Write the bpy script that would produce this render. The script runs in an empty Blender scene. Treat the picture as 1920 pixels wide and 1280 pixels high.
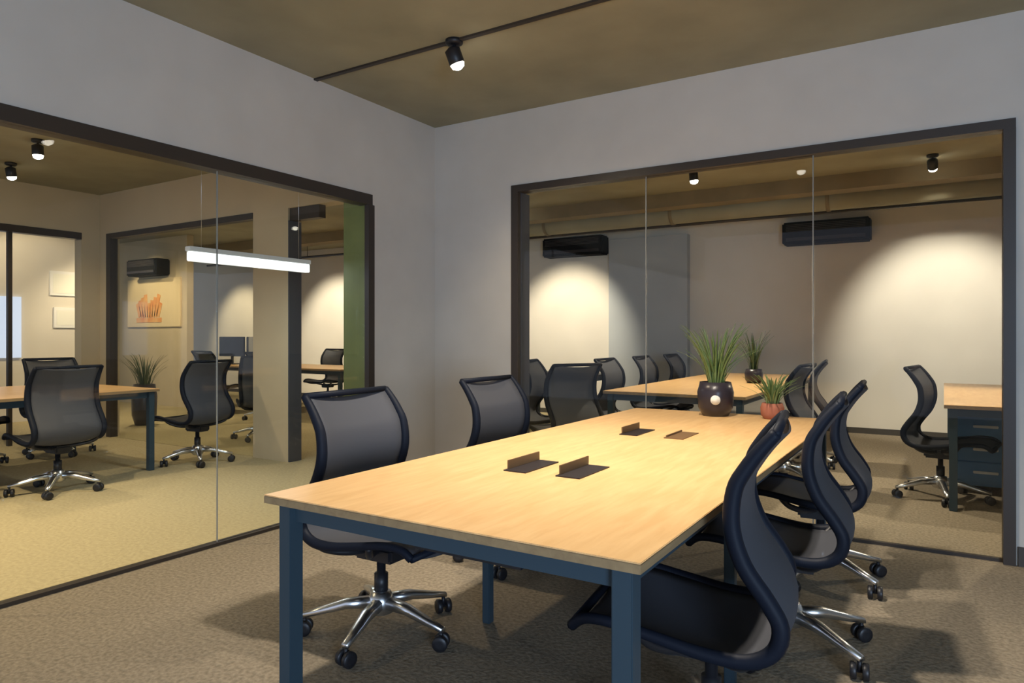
import bpy, bmesh, math, random
from mathutils import Vector, Matrix
random.seed(7)
sc = bpy.context.scene
col = sc.collection
R = math.radians

# ------------------------------------------------------------------ camera, sky, exposure
F = 1301.0
YAW = R(31.9)
EYE = 1.2
CEIL = 2.9
cam_d = bpy.data.cameras.new('camera'); cam = bpy.data.objects.new('camera', cam_d); col.objects.link(cam)
cam_d.sensor_width = 36; cam_d.lens = 36 * F / 1920; cam_d.shift_y = -10 / 1920; cam_d.clip_start = .02
cam.location = (0, 0, EYE); cam.rotation_euler = (R(90), 0, YAW)
sc.camera = cam
sc.view_settings.view_transform = 'Standard'; sc.view_settings.look = 'None'
sc.view_settings.gamma = 1; sc.view_settings.use_curve_mapping = False
sc.view_settings.exposure = 0.75
w = bpy.data.worlds.new('sky'); sc.world = w; w.use_nodes = True
bg = w.node_tree.nodes['Background']; bg.inputs[0].default_value = (.74, .80, 1, 1); bg.inputs[1].default_value = .45

def lamp(name, kind, loc, target, energy, color, size=.1, spot=60, blend=.5, sy=None):
    d = bpy.data.lights.new(name, kind); o = bpy.data.objects.new(name, d); col.objects.link(o)
    o.location = loc; d.energy = energy; d.color = color
    if kind == 'SPOT': d.spot_size = R(spot); d.spot_blend = blend; d.shadow_soft_size = size
    if kind == 'AREA':
        d.size = size
        if sy: d.shape = 'RECTANGLE'; d.size_y = sy
    o.rotation_euler = (Vector(target) - Vector(loc)).to_track_quat('-Z', 'Y').to_euler()
    return o
DAY = (.54, .73, 1); WARM = (1, .80, .52); WARM2 = (1, .86, .66)
# assumed daylight: area lamp added behind the camera by a solid wall, no window
lamp('assumed_daylight', 'AREA', (3.1, -1.6, 1.15), (-3.5, 4.2, .5), 205, DAY, 2.6, sy=1.3)

# ------------------------------------------------------------------ materials
def mat(name, c, rough=.6, metal=0, noise=0, scale=40, bump=0, spec=.5, c2=None, emit=None, es=0, detail=4, stretch=None):
    m = bpy.data.materials.new(name); m.use_nodes = True; nt = m.node_tree; b = nt.nodes['Principled BSDF']
    b.inputs['Roughness'].default_value = rough; b.inputs['Metallic'].default_value = metal
    b.inputs['Specular IOR Level'].default_value = spec
    b.inputs['Base Color'].default_value = (*c, 1)
    if emit: b.inputs['Emission Color'].default_value = (*emit, 1); b.inputs['Emission Strength'].default_value = es
    if noise or bump or c2:
        tc = nt.nodes.new('ShaderNodeTexCoord'); mp = nt.nodes.new('ShaderNodeMapping')
        nt.links.new(tc.outputs['Object'], mp.inputs[0])
        if stretch: mp.inputs['Scale'].default_value = stretch
        n = nt.nodes.new('ShaderNodeTexNoise'); n.inputs['Scale'].default_value = scale; n.inputs['Detail'].default_value = detail
        nt.links.new(mp.outputs[0], n.inputs['Vector'])
        r = nt.nodes.new('ShaderNodeValToRGB'); r.color_ramp.elements[0].position = .3; r.color_ramp.elements[1].position = .7
        a = c2 if c2 else tuple(max(0, x * (1 - noise)) for x in c)
        bcol = c if c2 else tuple(min(1, x * (1 + noise)) for x in c)
        r.color_ramp.elements[0].color = (*a, 1); r.color_ramp.elements[1].color = (*bcol, 1)
        nt.links.new(n.outputs['Fac'], r.inputs[0]); nt.links.new(r.outputs[0], b.inputs['Base Color'])
        if bump:
            bp = nt.nodes.new('ShaderNodeBump'); bp.inputs['Strength'].default_value = bump; bp.inputs['Distance'].default_value = .01
            nt.links.new(n.outputs['Fac'], bp.inputs['Height']); nt.links.new(bp.outputs[0], b.inputs['Normal'])
    return m
M = {}
M['wall'] = mat('painted_plaster', (.55, .52, .47), .85, noise=.04, scale=3, bump=.02)
M['wall_tan'] = mat('warm_plaster', (.56, .46, .30), .85, noise=.04, scale=3, bump=.02)
M['wall_far'] = mat('cream_plaster', (.70, .66, .59), .85, noise=.04, scale=2, bump=.02)
M['wall_blue'] = mat('blue_grey_panel', (.42, .45, .48), .7, noise=.05, scale=2)
M['ceiling'] = mat('raw_concrete_ceiling', (.31, .29, .20), .9, noise=.12, scale=2.2, bump=.05, detail=6)
M['beam'] = mat('brown_concrete_beam', (.24, .19, .11), .9, noise=.15, scale=3)
M['carpet'] = mat('grey_brown_carpet', (.27, .225, .165), 1, noise=.28, scale=60, bump=.5, spec=.05, detail=8)
M['carpet2'] = mat('beige_carpet', (.46, .39, .24), 1, noise=.12, scale=45, bump=.5, spec=.05, detail=8)
M['frame'] = mat('dark_bronze_frame', (.035, .026, .02), .45)
M['jamb'] = mat('olive_green_lining', (.16, .19, .06), .5, noise=.1, scale=6)
M['jamb_grey'] = mat('slate_grey_lining', (.07, .075, .09), .5)
M['base'] = mat('dark_skirting', (.05, .045, .04), .6)
M['steel'] = mat('slate_blue_painted_steel', (.035, .06, .08), .45, spec=.3)
M['alu'] = mat('polished_aluminium', (.75, .76, .78), .28, 1)
M['black'] = mat('black_plastic', (.012, .012, .015), .45)
M['acblack'] = mat('matt_black_metal', (.006, .006, .006), .8, spec=.1)
M['rail'] = mat('dark_navy_polymer', (.008, .011, .02), .55, spec=.15)
M['dark'] = mat('charcoal_recess', (.015, .01, .012), .5)
M['lid'] = mat('brown_lid', (.16, .09, .04), .5)
M['white'] = mat('white_enamel', (.85, .85, .84), .5)
M['screen'] = mat('black_glossy_screen', (.01, .012, .018), .15)
M['blue'] = mat('blue_lacquer', (.09, .24, .48), .4, noise=.1, scale=8)
M['pot'] = mat('dark_ceramic', (.03, .025, .035), .3)
M['terra'] = mat('terracotta', (.35, .12, .07), .8)
M['leaf'] = mat('grass_green_leaf', (.10, .19, .05), .5, c2=(.2, .26, .10), scale=12)
M['leaf_dark'] = mat('dark_green_leaf', (.04, .085, .03), .5, c2=(.09, .12, .05), scale=12)
M['soil'] = mat('potting_soil', (.04, .03, .02), 1)
M['red'] = mat('reddish_frame', (.16, .05, .035), .5)
M['bulb'] = mat('lit_bulb', (1, 1, 1), .5, emit=(1, .93, .8), es=12)
M['tube'] = mat('lit_diffuser', (1, 1, 1), .5, emit=(.9, .97, 1), es=.55)
M['sky_pane'] = mat('pale_blue_daylit_glass', (.5, .6, .8), .3, emit=(.6, .72, 1), es=.35)
M['paper'] = mat('white_paper', (.85, .85, .78), .8)
M['canvas'] = mat('cream_canvas', (.75, .60, .36), .8)
M['orange'] = mat('orange_paint', (.72, .25, .07), .8, c2=(.85, .5, .2), scale=6)

def wood(name, a, b2, rough=.35):
    m = bpy.data.materials.new(name); m.use_nodes = True; nt = m.node_tree; b = nt.nodes['Principled BSDF']
    tc = nt.nodes.new('ShaderNodeTexCoord'); mp = nt.nodes.new('ShaderNodeMapping'); mp.inputs['Scale'].default_value = (9, 1.2, 9)
    n = nt.nodes.new('ShaderNodeTexNoise'); n.inputs['Scale'].default_value = 4; n.inputs['Detail'].default_value = 8; n.inputs['Distortion'].default_value = .6
    r = nt.nodes.new('ShaderNodeValToRGB'); r.color_ramp.elements[0].position = .35; r.color_ramp.elements[1].position = .7
    r.color_ramp.elements[0].color = (*a, 1); r.color_ramp.elements[1].color = (*b2, 1)
    nt.links.new(tc.outputs['Object'], mp.inputs[0]); nt.links.new(mp.outputs[0], n.inputs['Vector'])
    nt.links.new(n.outputs['Fac'], r.inputs[0]); nt.links.new(r.outputs[0], b.inputs['Base Color'])
    b.inputs['Roughness'].default_value = rough; b.inputs['Specular IOR Level'].default_value = .3
    return m
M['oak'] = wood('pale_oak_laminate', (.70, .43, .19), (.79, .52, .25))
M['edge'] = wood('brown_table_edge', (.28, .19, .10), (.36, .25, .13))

def mesh_fabric(name, c):
    m = bpy.data.materials.new(name); m.use_nodes = True; nt = m.node_tree; out = nt.nodes['Material Output']; b = nt.nodes['Principled BSDF']
    b.inputs['Base Color'].default_value = (*c, 1); b.inputs['Roughness'].default_value = .75
    tl = nt.nodes.new('ShaderNodeBsdfTranslucent'); tl.inputs[0].default_value = (*c, 1)
    tr = nt.nodes.new('ShaderNodeBsdfTransparent')
    m1 = nt.nodes.new('ShaderNodeMixShader'); m1.inputs[0].default_value = .3
    m2 = nt.nodes.new('ShaderNodeMixShader'); m2.inputs[0].default_value = .12
    nt.links.new(b.outputs[0], m1.inputs[1]); nt.links.new(tl.outputs[0], m1.inputs[2])
    nt.links.new(m1.outputs[0], m2.inputs[1]); nt.links.new(tr.outputs[0], m2.inputs[2]); nt.links.new(m2.outputs[0], out.inputs[0])
    return m
M['mesh'] = mesh_fabric('grey_elastic_mesh', (.095, .10, .12))
def glass():
    m = bpy.data.materials.new('clear_glass'); m.use_nodes = True; nt = m.node_tree; out = nt.nodes['Material Output']
    tr = nt.nodes.new('ShaderNodeBsdfTransparent'); tr.inputs[0].default_value = (.97, .98, .96, 1)
    gl = nt.nodes.new('ShaderNodeBsdfGlossy'); gl.inputs['Roughness'].default_value = .0
    fr = nt.nodes.new('ShaderNodeFresnel'); fr.inputs['IOR'].default_value = 1.3
    ge = nt.nodes.new('ShaderNodeNewGeometry'); ma = nt.nodes.new('ShaderNodeMath'); ma.operation = 'MULTIPLY_ADD'   # same Fresnel on both faces of the thin pane
    ma.inputs[1].default_value = 1 / 1.3 - 1.3; ma.inputs[2].default_value = 1.3
    nt.links.new(ge.outputs['Backfacing'], ma.inputs[0]); nt.links.new(ma.outputs[0], fr.inputs['IOR'])
    mx = nt.nodes.new('ShaderNodeMixShader')
    nt.links.new(fr.outputs[0], mx.inputs[0]); nt.links.new(tr.outputs[0], mx.inputs[1]); nt.links.new(gl.outputs[0], mx.inputs[2])
    nt.links.new(mx.outputs[0], out.inputs[0]); return m
M['glass'] = glass()
M['seal'] = mat('milky_silicone_joint', (.27, .27, .25), .5)

# ------------------------------------------------------------------ mesh helpers
class MB:
    def __init__(s): s.v = []; s.f = []; s.sm = []
    def add(s, vs, fs, smooth=False):
        o = len(s.v); s.v += [tuple(x) for x in vs]; s.f += [tuple(i + o for i in f) for f in fs]; s.sm += [smooth] * len(fs); return s
    def box(s, x0, x1, y0, y1, z0, z1, rot=None, at=(0, 0, 0), bev=0):
        bm = bmesh.new(); bmesh.ops.create_cube(bm, size=1)
        for v in bm.verts:
            v.co = Vector(((x0 + x1) / 2 + v.co.x * (x1 - x0), (y0 + y1) / 2 + v.co.y * (y1 - y0), (z0 + z1) / 2 + v.co.z * (z1 - z0)))
        if bev: bmesh.ops.bevel(bm, geom=bm.edges[:], offset=bev, segments=2, affect='EDGES')
        bm.verts.index_update()
        vs = [v.co.copy() for v in bm.verts]
        if rot: vs = [rot @ v for v in vs]
        vs = [v + Vector(at) for v in vs]
        s.add(vs, [[v.index for v in f.verts] for f in bm.faces]); bm.free(); return s
    def tube(s, pts, r, n=10, closed=False):
        pts = [Vector(p) for p in pts]; rs = r if isinstance(r, (list, tuple)) else [r] * len(pts)
        vs = []; L = len(pts); up = None
        for i, p in enumerate(pts):
            t = (pts[min(i + 1, L - 1)] - pts[max(i - 1, 0)])
            if closed: t = pts[(i + 1) % L] - pts[i - 1]
            t.normalize()
            if up is None: up = t.orthogonal().normalized()
            up = (up - t * up.dot(t)).normalized(); b = t.cross(up)
            for k in range(n):
                a = 2 * math.pi * k / n; vs.append(p + (up * math.cos(a) + b * math.sin(a)) * rs[i])
        fs = []
        for i in range(L if closed else L - 1):
            j = (i + 1) % L
            for k in range(n): fs.append((i * n + k, i * n + (k + 1) % n, j * n + (k + 1) % n, j * n + k))
        if not closed: fs.append(tuple(reversed(range(n)))); fs.append(tuple((L - 1) * n + k for k in range(n)))
        return s.add(vs, fs, True)
    def lathe(s, prof, n=24, at=(0, 0, 0), rot=None):
        vs = []; L = len(prof)
        for r, z in prof:
            for k in range(n):
                a = 2 * math.pi * k / n; v = Vector((r * math.cos(a), r * math.sin(a), z))
                if rot: v = rot @ v
                vs.append(v + Vector(at))
        fs = [(i * n + k, i * n + (k + 1) % n, (i + 1) * n + (k + 1) % n, (i + 1) * n + k) for i in range(L - 1) for k in range(n)]
        fs.append(tuple(reversed(range(n)))); fs.append(tuple((L - 1) * n + k for k in range(n)))
        return s.add(vs, fs, True)
    def build(s, name, m, parent=None):
        me = bpy.data.meshes.new(name); me.from_pydata(s.v, [], s.f); me.materials.append(m)
        for p, q in zip(me.polygons, s.sm): p.use_smooth = q
        me.update(); o = bpy.data.objects.new(name, me); col.objects.link(o)
        if parent: o.parent = parent
        return o
def empty(name, loc=(0, 0, 0), rz=0, label=None, cat=None, group=None):
    o = bpy.data.objects.new(name, None); col.objects.link(o); o.location = loc; o.rotation_euler = (0, 0, rz); o.empty_display_size = .1
    return tag(o, label, cat, group)
def tag(o, label=None, cat=None, group=None, kind=None):
    if label: o['label'] = label
    if cat: o['category'] = cat
    if group: o['group'] = group
    if kind: o['kind'] = kind
    return o
def copy_tree(o, parent=None):
    c = o.copy(); col.objects.link(c)
    if parent: c.parent = parent
    for ch in list(o.children): copy_tree(ch, c)
    return c
def struct(name, mb, m, parent=None):
    o = mb.build(name, m, parent); o['kind'] = 'structure'; return o
def spline(pts, sub=5):
    P = [Vector(p) for p in pts]; out = []
    for i in range(len(P) - 1):
        p0, p1, p2, p3 = P[max(i - 1, 0)], P[i], P[i + 1], P[min(i + 2, len(P) - 1)]
        for k in range(sub):
            t = k / sub
            out.append(.5 * ((2 * p1) + (p2 - p0) * t + (2 * p0 - 5 * p1 + 4 * p2 - p3) * t * t + (3 * p1 - p0 - 3 * p2 + p3) * t ** 3))
    out.append(P[-1]); return out

# ------------------------------------------------------------------ the setting
LW = -3.53; LT = .25; BY = 4.48; BT = .15; FY = 9.57; XF = -8.65
OPL = 2.20; OPR = 2.33; OP2 = 2.42     # opening heads
struct('floor', MB().box(LW, 3.2, -3, BY + BT / 2, -.1, 0), M['carpet'])
struct('floor', MB().box(LW, 3.2, BY + BT / 2, FY + .2, -.1, 0), M['carpet'])
struct('floor', MB().box(-17, LW, -3, FY + .2, -.1, 0), M['carpet2'])
struct('ceiling', MB().box(-17, 3.2, -3, FY + .2, CEIL, CEIL + .1), M['ceiling'])
# left wall: solid corner piece, header, and far near piece
m = MB(); m.box(LW - LT, LW, 3.74, BY, 0, CEIL); m.box(LW - LT, LW, -3, 3.74, OPL, CEIL)
struct('wall_left', m, M['wall'])
# back wall of this room with the wide opening
m = MB(); m.box(LW - LT, -2.746, BY, BY + BT, 0, CEIL); m.box(-2.746, .307, BY, BY + BT, OPR, CEIL); m.box(.307, 3.2, BY, BY + BT, 0, CEIL)
struct('wall_back', m, M['wall'])
struct('wall_right', MB().box(3.2, 3.35, -3, FY + .2, 0, CEIL), M['wall'])
# the same wall seen in the left-hand room: header, column, corner strip
m = MB(); m.box(XF, LW - LT, BY, BY + BT, OP2, CEIL); m.box(-5.81, -5.3, BY, BY + BT, 0, OP2); m.box(XF, -8.49, BY, BY + BT, 0, OP2)
struct('wall_side_room', m, M['wall_tan'])
m = MB(); m.box(XF - .15, XF, 3.95, BY + BT, 0, CEIL) if False else m
m.box(XF - .15, XF, 4.27, BY + BT, 0, CEIL); m.box(XF - .15, XF, -3, 4.27, 2.40, CEIL)
struct('wall_end', m, M['wall_tan'])
struct('wall_far', MB().box(-17, 3.2, FY, FY + .15, 0, CEIL), M['wall_far'])
struct('wall_panel', MB().box(-4.2, -3.02, FY - .12, FY, 0, 2.62), M['wall_blue'])
struct('wall_partition', MB().box(-13.5, -10.78, 7.0, 7.12, 0, CEIL), M['wall_tan'])
struct('wall_gallery', MB().box(-11.1, -11.0, 2, 5.65, 0, CEIL), M['wall_far'])
# skirting
struct('baseboard_back', MB().box(.33, 3.2, BY - .015, BY, 0, .1), M['base'])
struct('baseboard_far', MB().box(-17, 3.2, FY - .015, FY, 0, .07), M['base'])

# glazed screens: dark channels, panes, milky joints
wl = empty('window_1'); wl['kind'] = 'structure'
m = MB(); m.box(LW - .09, LW + .012, -3, 3.74, OPL - .05, OPL + .025); m.box(LW - .03, LW + .012, 3.70, 3.76, 0, OPL - .05)
m.build('window_frame', M['frame'], wl)
MB().box(LW - .05, LW + .004, -3, 3.70, 0, .018).build('floor_channel', M['frame'], wl)
MB().box(LW - LT - .005, LW - .03, 3.715, 3.741, 0, OPL).build('jamb_lining', M['jamb'], wl)
for y0, y1 in ((2.50, 3.69), (1.25, 2.49), (0, 1.24), (-1.3, -.01), (-3, -1.31)):
    MB().box(LW - .03, LW - .018, y0, y1, .018, OPL - .05).build('pane', M['glass'], wl)
for y in (2.495, 1.245):
    MB().box(LW - .029, LW - .019, y - .002, y + .002, .018, OPL - .05).build('pane_joint', M['seal'], wl)
wr = empty('window_2'); wr['kind'] = 'structure'
m = MB(); m.box(-2.79, .32, BY - .012, BY + .09, OPR - .04, OPR + .012)
m.box(-2.79, -2.73, BY - .012, BY + .03, 0, OPR - .04); m.box(.265, .32, BY - .02, BY + .09, 0, OPR - .04)
m.build('window_frame', M['frame'], wr)
MB().box(-2.748, -2.725, BY + .03, BY + BT + .004, 0, OPR - .04).build('jamb_lining', M['jamb_grey'], wr)
MB().box(-2.73, .265, BY + .02, BY + .05, 0, .018).build('floor_channel', M['frame'], wr)
for x0, x1 in ((-2.725, -1.735), (-1.725, -.675), (-.665, .265)):
    MB().box(x0, x1, BY + .03, BY + .042, .018, OPR - .04).build('pane', M['glass'], wr)
for x in (-1.73, -.67):
    MB().box(x - .0025, x + .0025, BY + .03, BY + .042, .018, OPR - .04).build('pane_joint', M['seal'], wr)
wo = empty('window_3'); wo['kind'] = 'structure'
m = MB(); m.box(-8.49, -5.81, BY - .01, BY + .08, OP2 - .06, OP2); m.box(-8.49, -8.40, BY - .01, BY + .08, 0, OP2 - .06)
m.box(-5.30, -4.9, BY + .02, BY + .10, OP2 - .12, OP2); m.build('window_frame', M['frame'], wo)
MB().box(-5.305, -5.285, BY + .002, BY + BT, 0, OP2 - .12).build('jamb_lining', M['jamb_grey'], wo)
MB().box(-8.40, -5.82, BY + .03, BY + .042, 0, OP2 - .06).build('pane', M['glass'], wo)
we = empty('window_4'); we['kind'] = 'structure'
m = MB(); m.box(XF - .1, XF + .01, -3, 4.27, 2.34, 2.42); m.build('window_frame', M['frame'], we)
m = MB(); m.box(XF - .06, XF - .01, 3.52, 3.56, 0, 2.34); m.build('mullion', M['frame'], we)
dp = struct('window_5', MB().box(-11.0, -10.97, 2.6, 4.62, .9, 1.75), M['sky_pane'])
# ceiling joint, beams and ducts
struct('trim_1', MB().box(LW, 3.2, 3.195, 3.225, CEIL - .012, CEIL), M['frame'])
for i, y in enumerate((5.2, 8.0)):
    struct('trim_%d' % (i + 2), MB().box(-17, 3.2, y, y + .25, CEIL - .16, CEIL), M['beam'])

def thing_mesh(name, mb, m, label, cat, group=None):
    return tag(mb.build(name, m), label, cat, group)
# long dark conduit near the far wall
cp = empty('ceiling_conduit', (0, 8.9, 2.66), 0, 'dark conduit running level under the ceiling along the far wall', 'pipe')
MB().tube([(-13, 0, 0), (3.1, 0, 0)], .022).build('pipe', M['frame'], cp)
for x in (-10, -7, -4, -2.1, .2, 2): MB().tube([(x, 0, 0), (x, 0, CEIL - 2.66)], .006, 6).build('hanger', M['frame'], cp)
du = empty('ventilation_duct', (0, 8.5, 2.74), 0, 'round olive grey ventilation duct under the ceiling of the glazed room', 'duct')
MB().tube([(-8.5, 0, 0), (3.0, 0, 0)], .13, 20).build('duct_tube', M['ceiling'], du)
for x in (-6.5, -4.7, -2.9, -1.1, .7): MB().tube([(x - .02, 0, 0), (x + .02, 0, 0)], .14, 20).build('band', M['beam'], du)

# wall-mounted black air units
def air_unit(x, y, z, label, wd=1.0, ry=0):
    t = empty('air_conditioner', (x, y, z), ry, label, 'air conditioner', 'black air conditioners high on the walls')
    MB().box(-wd / 2, wd / 2, -.26, 0, -.14, .14, bev=.02).build('housing', M['acblack'], t)
    m = MB()
    for k in range(5): m.box(-wd / 2 + .05, wd / 2 - .05, -.268, -.262, .02 + k * .02, .028 + k * .02)
    m.build('grille', M['frame'], t)
    MB().box(-wd / 2 + .05, wd / 2 - .05, -.275, -.26, -.10, -.06).build('outlet_flap', M['dark'], t)
    return t
air_unit(-1.25, FY, 2.50, 'black air conditioner behind the right glass joint, the larger one in view')
air_unit(-4.75, FY, 2.55, 'black air conditioner at the left end of the far wall above the spotlit patch')
air_unit(-11.7, 7.0, 2.38, 'dark air conditioner above the orange picture', .9)

# ------------------------------------------------------------------ the office chair
PROF = [(-.085, .965), (-.05, .925), (-.015, .875), (.012, .82), (.018, .73), (-.01, .64), (-.065, .56), (-.095, .50), (-.08, .44), (-.02, .405), (.08, .405), (.2, .425), (.32, .445), (.40, .44), (.44, .41)]
def width(t): return .235 + .012 * math.sin(math.pi * t) if t < .55 else .245 - .02 * max(0, (t - .85) / .15)
def make_chair():
    root = empty('office_chair')
    P = spline([(0, a, b) for a, b in PROF], 4); L = len(P); nx = 10
    for_shell = []
    vs = []; fs = []
    for i, p in enumerate(P):
        t = i / (L - 1); wd = width(t) - .008
        a = P[max(i - 1, 0)]; b = P[min(i + 1, L - 1)]; tg = (b - a).normalized(); nrm = Vector((0, tg.z, -tg.y))
        if nrm.y > 0 and t < .6: nrm = -nrm
        if t >= .6: nrm = Vector((0, 0, -1))
        for k in range(nx + 1):
            s_ = k / nx * 2 - 1; d = (1 - s_ * s_) * .03
            vs.append(Vector((s_ * wd, p.y, p.z)) + nrm * d)
    for i in range(L - 1):
        for k in range(nx): a = i * (nx + 1) + k; fs.append((a, a + 1, a + nx + 2, a + nx + 1))
    sh = MB().add(vs, fs, True).build('mesh_shell', M['mesh'], root)
    so = sh.modifiers.new('thickness', 'SOLIDIFY'); so.thickness = .006; so.offset = 0
    for sx in (-1, 1):
        pts = [Vector((sx * width(i / (L - 1)), p.y, p.z)) for i, p in enumerate(P)]
        rs = [.015 + .007 * math.sin(math.pi * min(1, i / (L * .8))) for i in range(L)]
        MB().tube(pts, rs, 10).build('side_rail', M['rail'], root)
    MB().tube([(-width(0), P[0].y, P[0].z), (width(0), P[0].y, P[0].z)], .013, 8).build('top_rail', M['rail'], root)
    MB().tube([(-width(1), P[-1].y, P[-1].z), (width(1), P[-1].y, P[-1].z)], .013, 8).build('front_rail', M['rail'], root)
    # spider carrying the rails
    m = MB()
    for sx in (-1, 1):
        m.tube(spline([(0, .08, .345), (sx * .12, .06, .35), (sx * .21, .0, .375), (sx * .242, -.045, .42)], 4), .014, 8)
        m.tube(spline([(0, .1, .345), (sx * .13, .16, .355), (sx * .2, .22, .385), (sx * .238, .25, .425)], 4), .014, 8)
    m.build('support_arms', M['black'], root)
    MB().box(-.06, .06, .0, .2, .30, .36, bev=.012).build('tilt_mechanism', M['black'], root)
    MB().lathe([(.028, .16), (.028, .24), (.018, .24), (.018, .31)], 16, at=(0, .1, 0)).build('gas_column', M['black'], root)
    base = MB().lathe([(.03, .075), (.05, .085), (.055, .13), (.04, .165), (.03, .17)], 20, at=(0, .1, 0)).build('star_base', M['alu'], root)
    for k in range(5):
        a = 2 * math.pi * k / 5 + .3; c, s_ = math.cos(a), math.sin(a); cx, cy = 0, .1
        m = MB(); prof = [(.04, .125, .026, .022), (.14, .12, .022, .019), (.24, .095, .018, .014), (.315, .078, .014, .010)]
        vs = []; fs = []
        for (r, z, hw, hh) in prof:
            for (u, v) in ((-1, -.8), (-.6, -1), (.6, -1), (1, -.8), (1, .5), (.5, 1), (-.5, 1), (-1, .5)):
                vs.append((cx + c * r - s_ * hw * u, cy + s_ * r + c * hw * u, z + hh * v))
        for i in range(3):
            for q in range(8): fs.append((i * 8 + q, i * 8 + (q + 1) % 8, (i + 1) * 8 + (q + 1) % 8, (i + 1) * 8 + q))
        fs.append(tuple(reversed(range(8)))); fs.append(tuple(24 + q for q in range(8)))
        m.add(vs, fs, True).build('base_leg', M['alu'], base)
        m = MB(); R0 = .305; px, py = cx + c * R0, cy + s_ * R0; wa = a + 1.1 + k * .9; ax = Vector((math.cos(wa), math.sin(wa), 0))
        rot = ax.to_track_quat('Z', 'Y').to_matrix()
        for off in (-.02, .02):
            cc = Vector((px, py, .03)) + ax * off
            m.lathe([(.012, -.011), (.027, -.011), (.030, -.007), (.030, .007), (.027, .011), (.012, .011)], 18, at=cc, rot=rot)
        m.lathe([(.008, .03), (.008, .072)], 8, at=(px, py, 0)); m.lathe([(.006, -.02), (.006, .02)], 8, at=(px, py, .03), rot=rot)
        m.build('caster', M['black'], root)
    return root
chair0 = make_chair(); used = [False]
def chair(x, y, rz, label, group):
    """origin is the backrest waist; local +Y is forward"""
    o = chair0 if not used[0] else copy_tree(chair0); used[0] = True
    o.location = (x, y, 0); o.rotation_euler = (0, 0, R(rz)); tag(o, label, 'chair', group); return o
G1 = 'mesh office chairs around the long oak table'
chair(-.46, 1.98, 98, 'mesh office chair nearest the camera, tucked into the right side of the long oak table', G1)
chair(-.41, 2.87, 95, 'middle of the three mesh office chairs on the right side of the long oak table', G1)
chair(-.42, 3.74, 93, 'mesh office chair at the far right end of the long oak table', G1)
chair(-2.04, 2.11, -89, 'grey-backed mesh office chair left of the long oak table, nearer the table end', G1)
chair(-2.05, 3.17, -91, 'grey-backed mesh office chair left of the long oak table, below the white wall corner', G1)
G2 = 'mesh office chairs at the table in the left-hand room'
chair(-5.72, 2.70, 90, 'mesh office chair in the left room, its bright star base nearest the glass', G2)
chair(-5.92, 4.03, 98, 'mesh office chair at the right-hand corner of the left room table', G2)
chair(-5.80, 1.95, 95, 'mesh office chair in the left room, cut off by the left picture edge', G2)
chair(-7.75, 2.75, -90, 'dark chair back behind the left room table, left of the pair', G2)
chair(-7.75, 3.55, -90, 'dark chair back behind the left room table, beside the corner strip', G2)
G3 = 'office chairs in the glazed room behind'
chair(-3.30, 5.75, -80, 'dark office chair just right of the glass frame, at the rear oak table', G3)
chair(-2.85, 6.50, -90, 'dark office chair left of the rear oak table, second from its front end', G3)
chair(-2.85, 7.50, -90, 'black chair top behind the rear table, left one before the blue grey panel', G3)
chair(-2.85, 8.50, -90, 'black chair top behind the rear table, right one before the blue grey panel', G3)
chair(-2.62, 5.15, 62, 'grey-backed chair at the front left corner of the rear oak table', G3)
chair(-1.02, 6.05, 85, 'office chair on the right side of the rear oak table, the one nearer the glass', G3)
chair(-1.02, 7.00, 95, 'office chair on the right side of the rear oak table, the one further back', G3)
chair(-.12, 6.05, -99, 'curved mesh chair drawn up to the desk at the far right', G3)
G4 = 'office chairs seen through the left room opening'
chair(-9.6, 6.55, 0, 'dark office chair at the rear desk, left one behind the left room opening', G4)
chair(-8.3, 6.55, 5, 'dark office chair at the rear desk, seen just right of the tan column', G4)
chair(-6.7, 5.30, 60, 'dark office chair standing alone behind the opening left of the tan column', G4)
chair(-9.2, 8.75, 180, 'chair top behind the rear desk, left one right of the tan column', G4)
chair(-8.0, 8.75, 180, 'chair top behind the rear desk, right one beside the green jamb', G4)

# ------------------------------------------------------------------ tables
def table(x0, x1, y0, y1, label, name='conference_table', mids=(), z=.73, ports=(), group=None, th=.025):
    cx, cy = (x0 + x1) / 2, (y0 + y1) / 2; t = empty(name, (cx, cy, 0), 0, label, 'table', group)
    hx, hy = (x1 - x0) / 2, (y1 - y0) / 2
    MB().box(-hx, hx, -hy, hy, z - .004, z, bev=.0015).build('tabletop', M['oak'], t)
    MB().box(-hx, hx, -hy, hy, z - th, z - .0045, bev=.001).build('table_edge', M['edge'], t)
    i = .05; lw = .05
    a = MB()
    for s in (-1, 1):
        a.box(-hx + i + .01, hx - i - .01, s * (hy - i - .02) - .02, s * (hy - i - .02) + .02, z - th - .055, z - th - .001)
        a.box(s * (hx - i - .02) - .018, s * (hx - i - .02) + .018, -hy + i + .04, hy - i - .04, z - th - .055, z - th - .001)
    a.build('apron', M['steel'], t)
    for sx in (-1, 1):
        for yy in [-hy + i + lw / 2 - .02, hy - i - lw / 2 + .02] + [q - cy for q in mids]:
            lx = sx * (hx - i - lw / 2 + .02); h = lw / 2
            if yy + cy in mids: lx = sx * (hx - .09); h = .018
            MB().box(lx - h, lx + h, yy - h, yy + h, 0, z - th - .0015, bev=.003).build('leg', M['steel'], t)
    if ports:
        MB().box(-.18, .18, -hy + .2, hy - .2, z - th - .12, z - th - .10).build('cable_tray', M['black'], t)
    for (px, py, op) in ports:
        c = MB().box(-.045, .045, -.12, .12, 0, .004).build('cable_port', M['dark'] if op else M['lid'], t); c.location = (px - cx, py - cy, z)
        c2 = MB().box(-.042, -.036, -.10, .12, .004, .035 if op else .012, bev=.001).build('port_lid', M['lid'], c)
    return t
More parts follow.
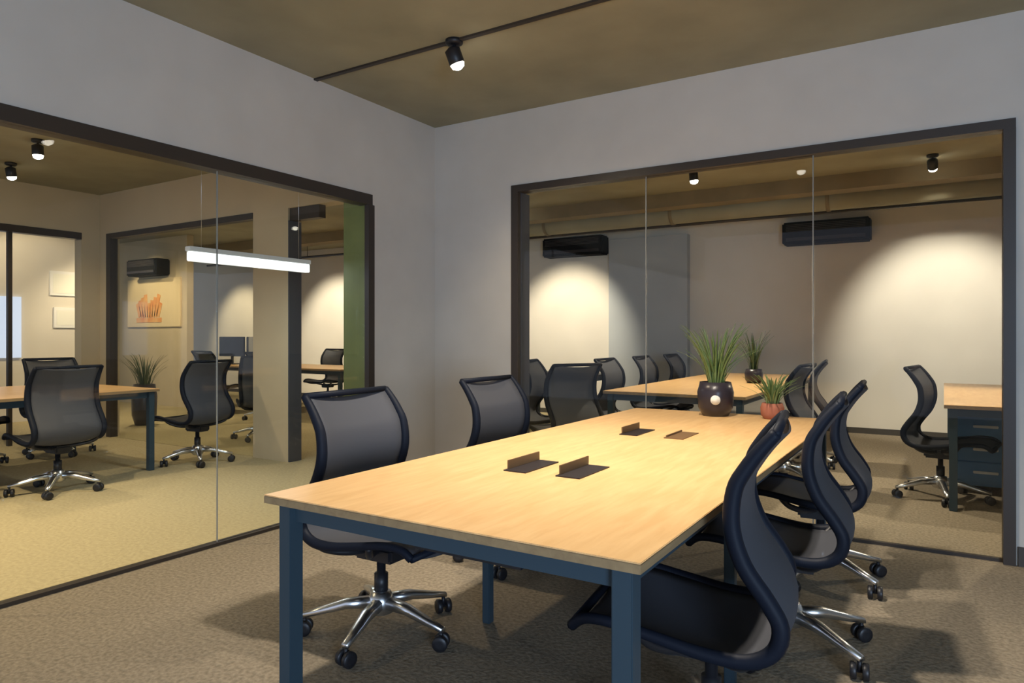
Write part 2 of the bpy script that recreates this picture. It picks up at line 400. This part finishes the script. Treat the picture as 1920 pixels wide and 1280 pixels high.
table(-1.715, -.533, 1.36, 4.30, 'long pale oak table with slate blue square legs in the foreground', mids=(2.42,),
      ports=((-1.26, 2.16, 1), (-1.06, 2.17, 1), (-1.27, 3.20, 1), (-1.05, 3.20, 0)))
table(-7.45, -5.98, 1.0, 3.62, 'pale oak table in the left-hand room behind the glass')
table(-2.5, -1.3, 5.5, 9.0, 'rear oak table in the glazed room, beyond the potted plant')
table(.0, 1.5, 5.6, 8.2, 'oak desk at the far right, cut by the dark window frame', 'desk')
table(-10.4, -7.2, 7.0, 8.1, 'narrow light desk seen behind the tan column', 'desk')
table(-4.6, -3.5, 7.4, 8.0, 'low dark desk in front of the spotlit left end of the far wall', 'desk', z=.74)
for _c in col.objects['desk.002'].children:
    if _c.name.startswith(('tabletop', 'table_edge')): _c.data.materials[0] = M['black']

# ------------------------------------------------------------------ spotlights
def spot_fixture(x, y, label, target, energy, color, angle=60, group='ceiling spotlights', z=CEIL, size=.05, blend=.5):
    t = empty('ceiling_spotlight', (x, y, z), 0, label, 'spotlight', group)
    MB().lathe([(.035, -.03), (.05, -.02), (.05, 0)], 20).build('mount', M['black'], t)
    MB().tube([(0, 0, -.02), (0, 0, -.06)], .01, 8).build('stem', M['black'], t)
    d = (Vector(target) - Vector((x, y, z - .1))).normalized(); rot = (-d).to_track_quat('Z', 'Y').to_matrix()
    c0 = Vector((0, 0, -.085))
    MB().lathe([(.042, -.05), (.045, -.045), (.045, .03), (.02, .045)], 20, at=c0, rot=rot).build('lamp_housing', M['black'], t)
    MB().lathe([(.012, -.085), (.035, -.072), (.041, -.051)], 20, at=c0, rot=rot).build('bulb', M['bulb'], t)
    p = Vector((x, y, z)) + c0 + d * .10
    if energy: lamp('spot_light', 'SPOT', p, target, energy, color, size, angle, blend)
    return t
spot_fixture(-2.39, 3.21, 'black ceiling spotlight with bright bulb on the ceiling of the near room', (-2.0, 3.9, .9), 42, WARM, 115, blend=1)
spot_fixture(-1.15, 2.0, 'assumed ceiling spotlight above the near half of the long table', (-1.1, 2.0, .7), 125, (1, .89, .74), 110, blend=.8)  # unseen lamp, assumed from the bright tabletop and the shadow below
spot_fixture(-1.0, 2.75, 'assumed ceiling spotlight above the far half of the long table', (-1.1, 3.1, .7), 100, (1, .89, .74), 100, blend=.8)  # second out-of-frame table lamp, assumed from the same light
spot_fixture(-6.66, 2.93, 'ceiling spotlight over the left room table, nearer one', (-6.6, 3, .7), 45, WARM, 120, blend=.8)
spot_fixture(-7.77, 3.18, 'ceiling spotlight over the left room table, further one', (-8.0, 3.6, .7), 30, WARM, 120, blend=.8)
spot_fixture(-4.8, 1.6, 'assumed ceiling spotlight over the beige carpet of the left room', (-4.8, 1.6, 0), 150, WARM, 105, blend=.9)  # off-frame lamp, assumed from the bright carpet strip
spot_fixture(-4.8, .2, 'assumed ceiling spotlight over the beige carpet, nearer the camera', (-4.8, .5, 0), 110, WARM, 120, blend=.9)  # another unseen lamp, assumed for the lit carpet
spot_fixture(-6.8, 6.2, 'ceiling spotlight behind the left room opening', (-6.8, 5.6, 0), 40, WARM, 120)
spot_fixture(-.09, 7.6, 'ceiling spotlight by the right frame washing the far wall', (.0, FY, 1.25), 170, (1, .91, .76), 62, blend=.7)
spot_fixture(-4.8, 7.6, 'assumed ceiling spotlight washing the left end of the far wall', (-4.9, FY, 1.1), 220, WARM2, 60, blend=.7)  # hidden lamp, assumed from the warm glow on the wall
spot_fixture(-9.6, 7.6, 'assumed ceiling spotlight washing the far wall behind the column', (-9.9, FY, 1.2), 220, WARM2, 60, blend=.7)  # lamp hidden by the column, assumed from the wall glow beside it
spot_fixture(-12.6, 7.8, 'assumed ceiling spotlight washing the far wall left of the column', (-12.7, FY, 1.2), 110, WARM, 60, blend=.7)  # unseen lamp, assumed from the lit wall left of the column
spot_fixture(-2.14, 6.9, 'small ceiling spotlight above the rear oak table', (-2.0, 7, .7), 150, WARM2, 110)
spot_fixture(-.35, 5.15, 'added unseen spotlight behind the right glass, brightening the pedestal and carpet', (.15, 6.4, .2), 75, WARM2, 95)  # extra lamp hidden by the header, added to brighten pedestal and carpet
spot_fixture(.9, 6.9, 'ceiling spotlight over the far right desk', (.3, 6.2, .7), 90, WARM2, 90)
spot_fixture(-11.9, 5.7, 'ceiling spotlight lighting the orange picture', (-11.7, 7, 1.7), 40, WARM, 70)
spot_fixture(-9.8, 4.0, 'ceiling spotlight lighting the white pictures', (-11, 4.9, 1.7), 35, WARM, 80)

spot_fixture(-9.6, 5.6, 'added ceiling spotlight brightening the back space left of the partition', (-10.5, 6.2, .8), 90, WARM, 120)  # added fill lamp for the dark view through the left room opening
spot_fixture(-7.6, 8.0, 'added ceiling spotlight brightening the area of the narrow rear desk', (-8.2, 7.6, .7), 60, WARM, 110)  # added fill lamp, lifts the rear left area
# linear pendant in the left-hand room
t = empty('linear_pendant', (-4.6, 3.55, 1.81), 0, 'bright white linear pendant lamp hanging in the left-hand room', 'lamp')
MB().box(-.03, .03, -.56, .56, .0, .035, bev=.004).build('housing', M['white'], t)
MB().box(-.028, .028, -.55, .55, -.07, -.0005, bev=.006).build('diffuser', M['tube'], t)
for s in (-1, 1): MB().tube([(0, s * .45, .034), (0, s * .45, CEIL - 1.81)], .0015, 5).build('suspension_wire', M['alu'], t)
lamp('pendant_light', 'AREA', (-4.6, 3.55, 1.765), (-4.6, 3.55, 0), 8, (.9, .97, 1), 1.0, sy=.05)

# ------------------------------------------------------------------ plants
def plant(name, x, y, z, label, potm, leafm, pr, ph, blades, bl, spread, labelpatch=False, seed=1):
    rnd = random.Random(seed); t = empty(name, (x, y, z), 0, label, 'plant')
    MB().lathe([(pr * .7, 0), (pr * .95, ph * .25), (pr, ph * .7), (pr * .85, ph), (pr * .78, ph), (pr * .75, ph * .9), (0.001, ph * .9)], 28).build('pot', potm, t)
    MB().lathe([(pr * .74, ph * .88), (pr * .5, ph * .93), (.001, ph * .94)], 20).build('soil', M['soil'], t)
    m = MB()
    for k in range(blades):
        a = rnd.uniform(0, 6.28); r0 = pr * .5 * rnd.random(); h = bl * rnd.uniform(.55, 1); s = spread * rnd.uniform(.2, 1); wd = rnd.uniform(.006, .011)
        c, q = math.cos(a), math.sin(a); vs = []; fs = []; n = 6
        for i in range(n + 1):
            u = i / n; rr = r0 + s * u ** 1.6; zz = ph * .85 + h * (u - .18 * u ** 3); ww = wd * (1 - u) ** .6 + .0005
            p = Vector((c * rr, q * rr, zz)); sd = Vector((-q, c, 0)) * ww; nn = Vector((c, q, 0)) * .002
            vs += [p - sd, p + nn, p + sd, p - nn]
        for i in range(n):
            for j in range(4): fs.append((i * 4 + j, i * 4 + (j + 1) % 4, i * 4 + 4 + (j + 1) % 4, i * 4 + 4 + j))
        m.add(vs, fs, True)
    m.build('leaves', leafm, t)
    if labelpatch:
        d = Vector((-x, -y, 0)).normalized(); rot = d.to_track_quat('Z', 'Y').to_matrix()
        MB().lathe([(.028, 0), (.028, .004)], 20, at=(d.x * pr * 1.0, d.y * pr, ph * .5), rot=rot).build('round_label', M['paper'], t)
    return t
plant('potted_plant', -1.15, 4.13, .73, 'spiky grass plant in a dark round pot with white label on the table end', M['pot'], M['leaf'], .105, .20, 70, .46, .26, True, 3)
plant('potted_plant', -.83, 4.14, .73, 'low leafy plant in a terracotta pot at the far right table corner', M['terra'], M['leaf'], .065, .09, 60, .22, .17, False, 5)
plant('potted_plant', -9.2, 5.35, 0, 'tall dark potted plant below the orange picture', M['pot'], M['leaf_dark'], .16, .55, 60, .62, .3, False, 8)
plant('potted_plant', -1.62, 7.2, .73, 'dark tall leafed plant standing on the rear oak table', M['pot'], M['leaf_dark'], .09, .14, 40, .5, .2, False, 9)

# ------------------------------------------------------------------ small things
def monitor(x, y, rz, label):
    t = empty('computer_monitor', (x, y, .73), R(rz), label, 'monitor', 'monitors on the rear desk')
    MB().box(-.12, .12, -.08, .08, 0, .012, bev=.003).build('stand_base', M['black'], t)
    MB().box(-.02, .02, -.01, .01, .012, .2).build('stand_neck', M['black'], t)
    MB().box(-.27, .27, -.02, .012, .13, .46, bev=.005).build('screen', M['screen'], t)
monitor(-10.2, 7.45, 10, 'black monitor on the rear desk, left of the pair')
monitor(-9.7, 7.45, -50, 'black monitor on the rear desk, turned edge on')
# pictures
t = empty('picture', (-11.72, 7.0, 1.78), 0, 'orange picture on a cream canvas behind the left room opening', 'picture')
MB().box(-.80, .80, -.03, 0, -.42, .42, bev=.004).build('canvas', M['canvas'], t)
m = MB()
for k in range(9):
    m.box(-.045, .045, -.036, -.031, -.2, .05 + .2 * ((k * 5) % 4) / 4, rot=Matrix.Rotation((k - 4) * .09, 3, 'Y'), at=(-.12 + (k - 4) * .085, 0, -.05))
m.box(-.5, .26, -.036, -.031, -.34, -.26); m.build('painted_motif', M['orange'], t)
for z, h, wd, lb in ((1.97, .36, .62, 'upper'), (1.47, .30, .52, 'lower')):
    t = empty('picture', (-11.0, 5.30, z), 0, lb + ' white picture on the wall at the far left', 'picture', 'white pictures at the far left')
    MB().box(0, .025, -wd / 2, wd / 2, -h / 2, h / 2, bev=.004).build('frame', M['white'], t)
    MB().box(.0255, .028, -wd / 2 + .04, wd / 2 - .04, -h / 2 + .04, h / 2 - .04).build('print', M['paper'], t)
# blue drawer pedestal under the right desk
t = empty('drawer_pedestal', (.27, 6.66, 0), 0, 'blue drawer pedestal under the far right desk', 'cabinet')
MB().box(-.22, .22, -.25, .25, .05, .60, bev=.008).build('cabinet_body', M['blue'], t)
for k in range(3):
    d = MB().box(-.205, .205, -.268, -.251, .07 + k * .175, .235 + k * .175, bev=.004).build('drawer', M['blue'], t)
    MB().box(-.08, .08, -.285, -.269, .15 + k * .175, .17 + k * .175, bev=.003).build('drawer_handle', M['white'], d)
for sx in (-1, 1):
    for sy in (-1, 1): MB().lathe([(.02, 0), (.025, .02), (.02, .05)], 12, at=(sx * .18, sy * .2, 0)).build('caster', M['black'], t)
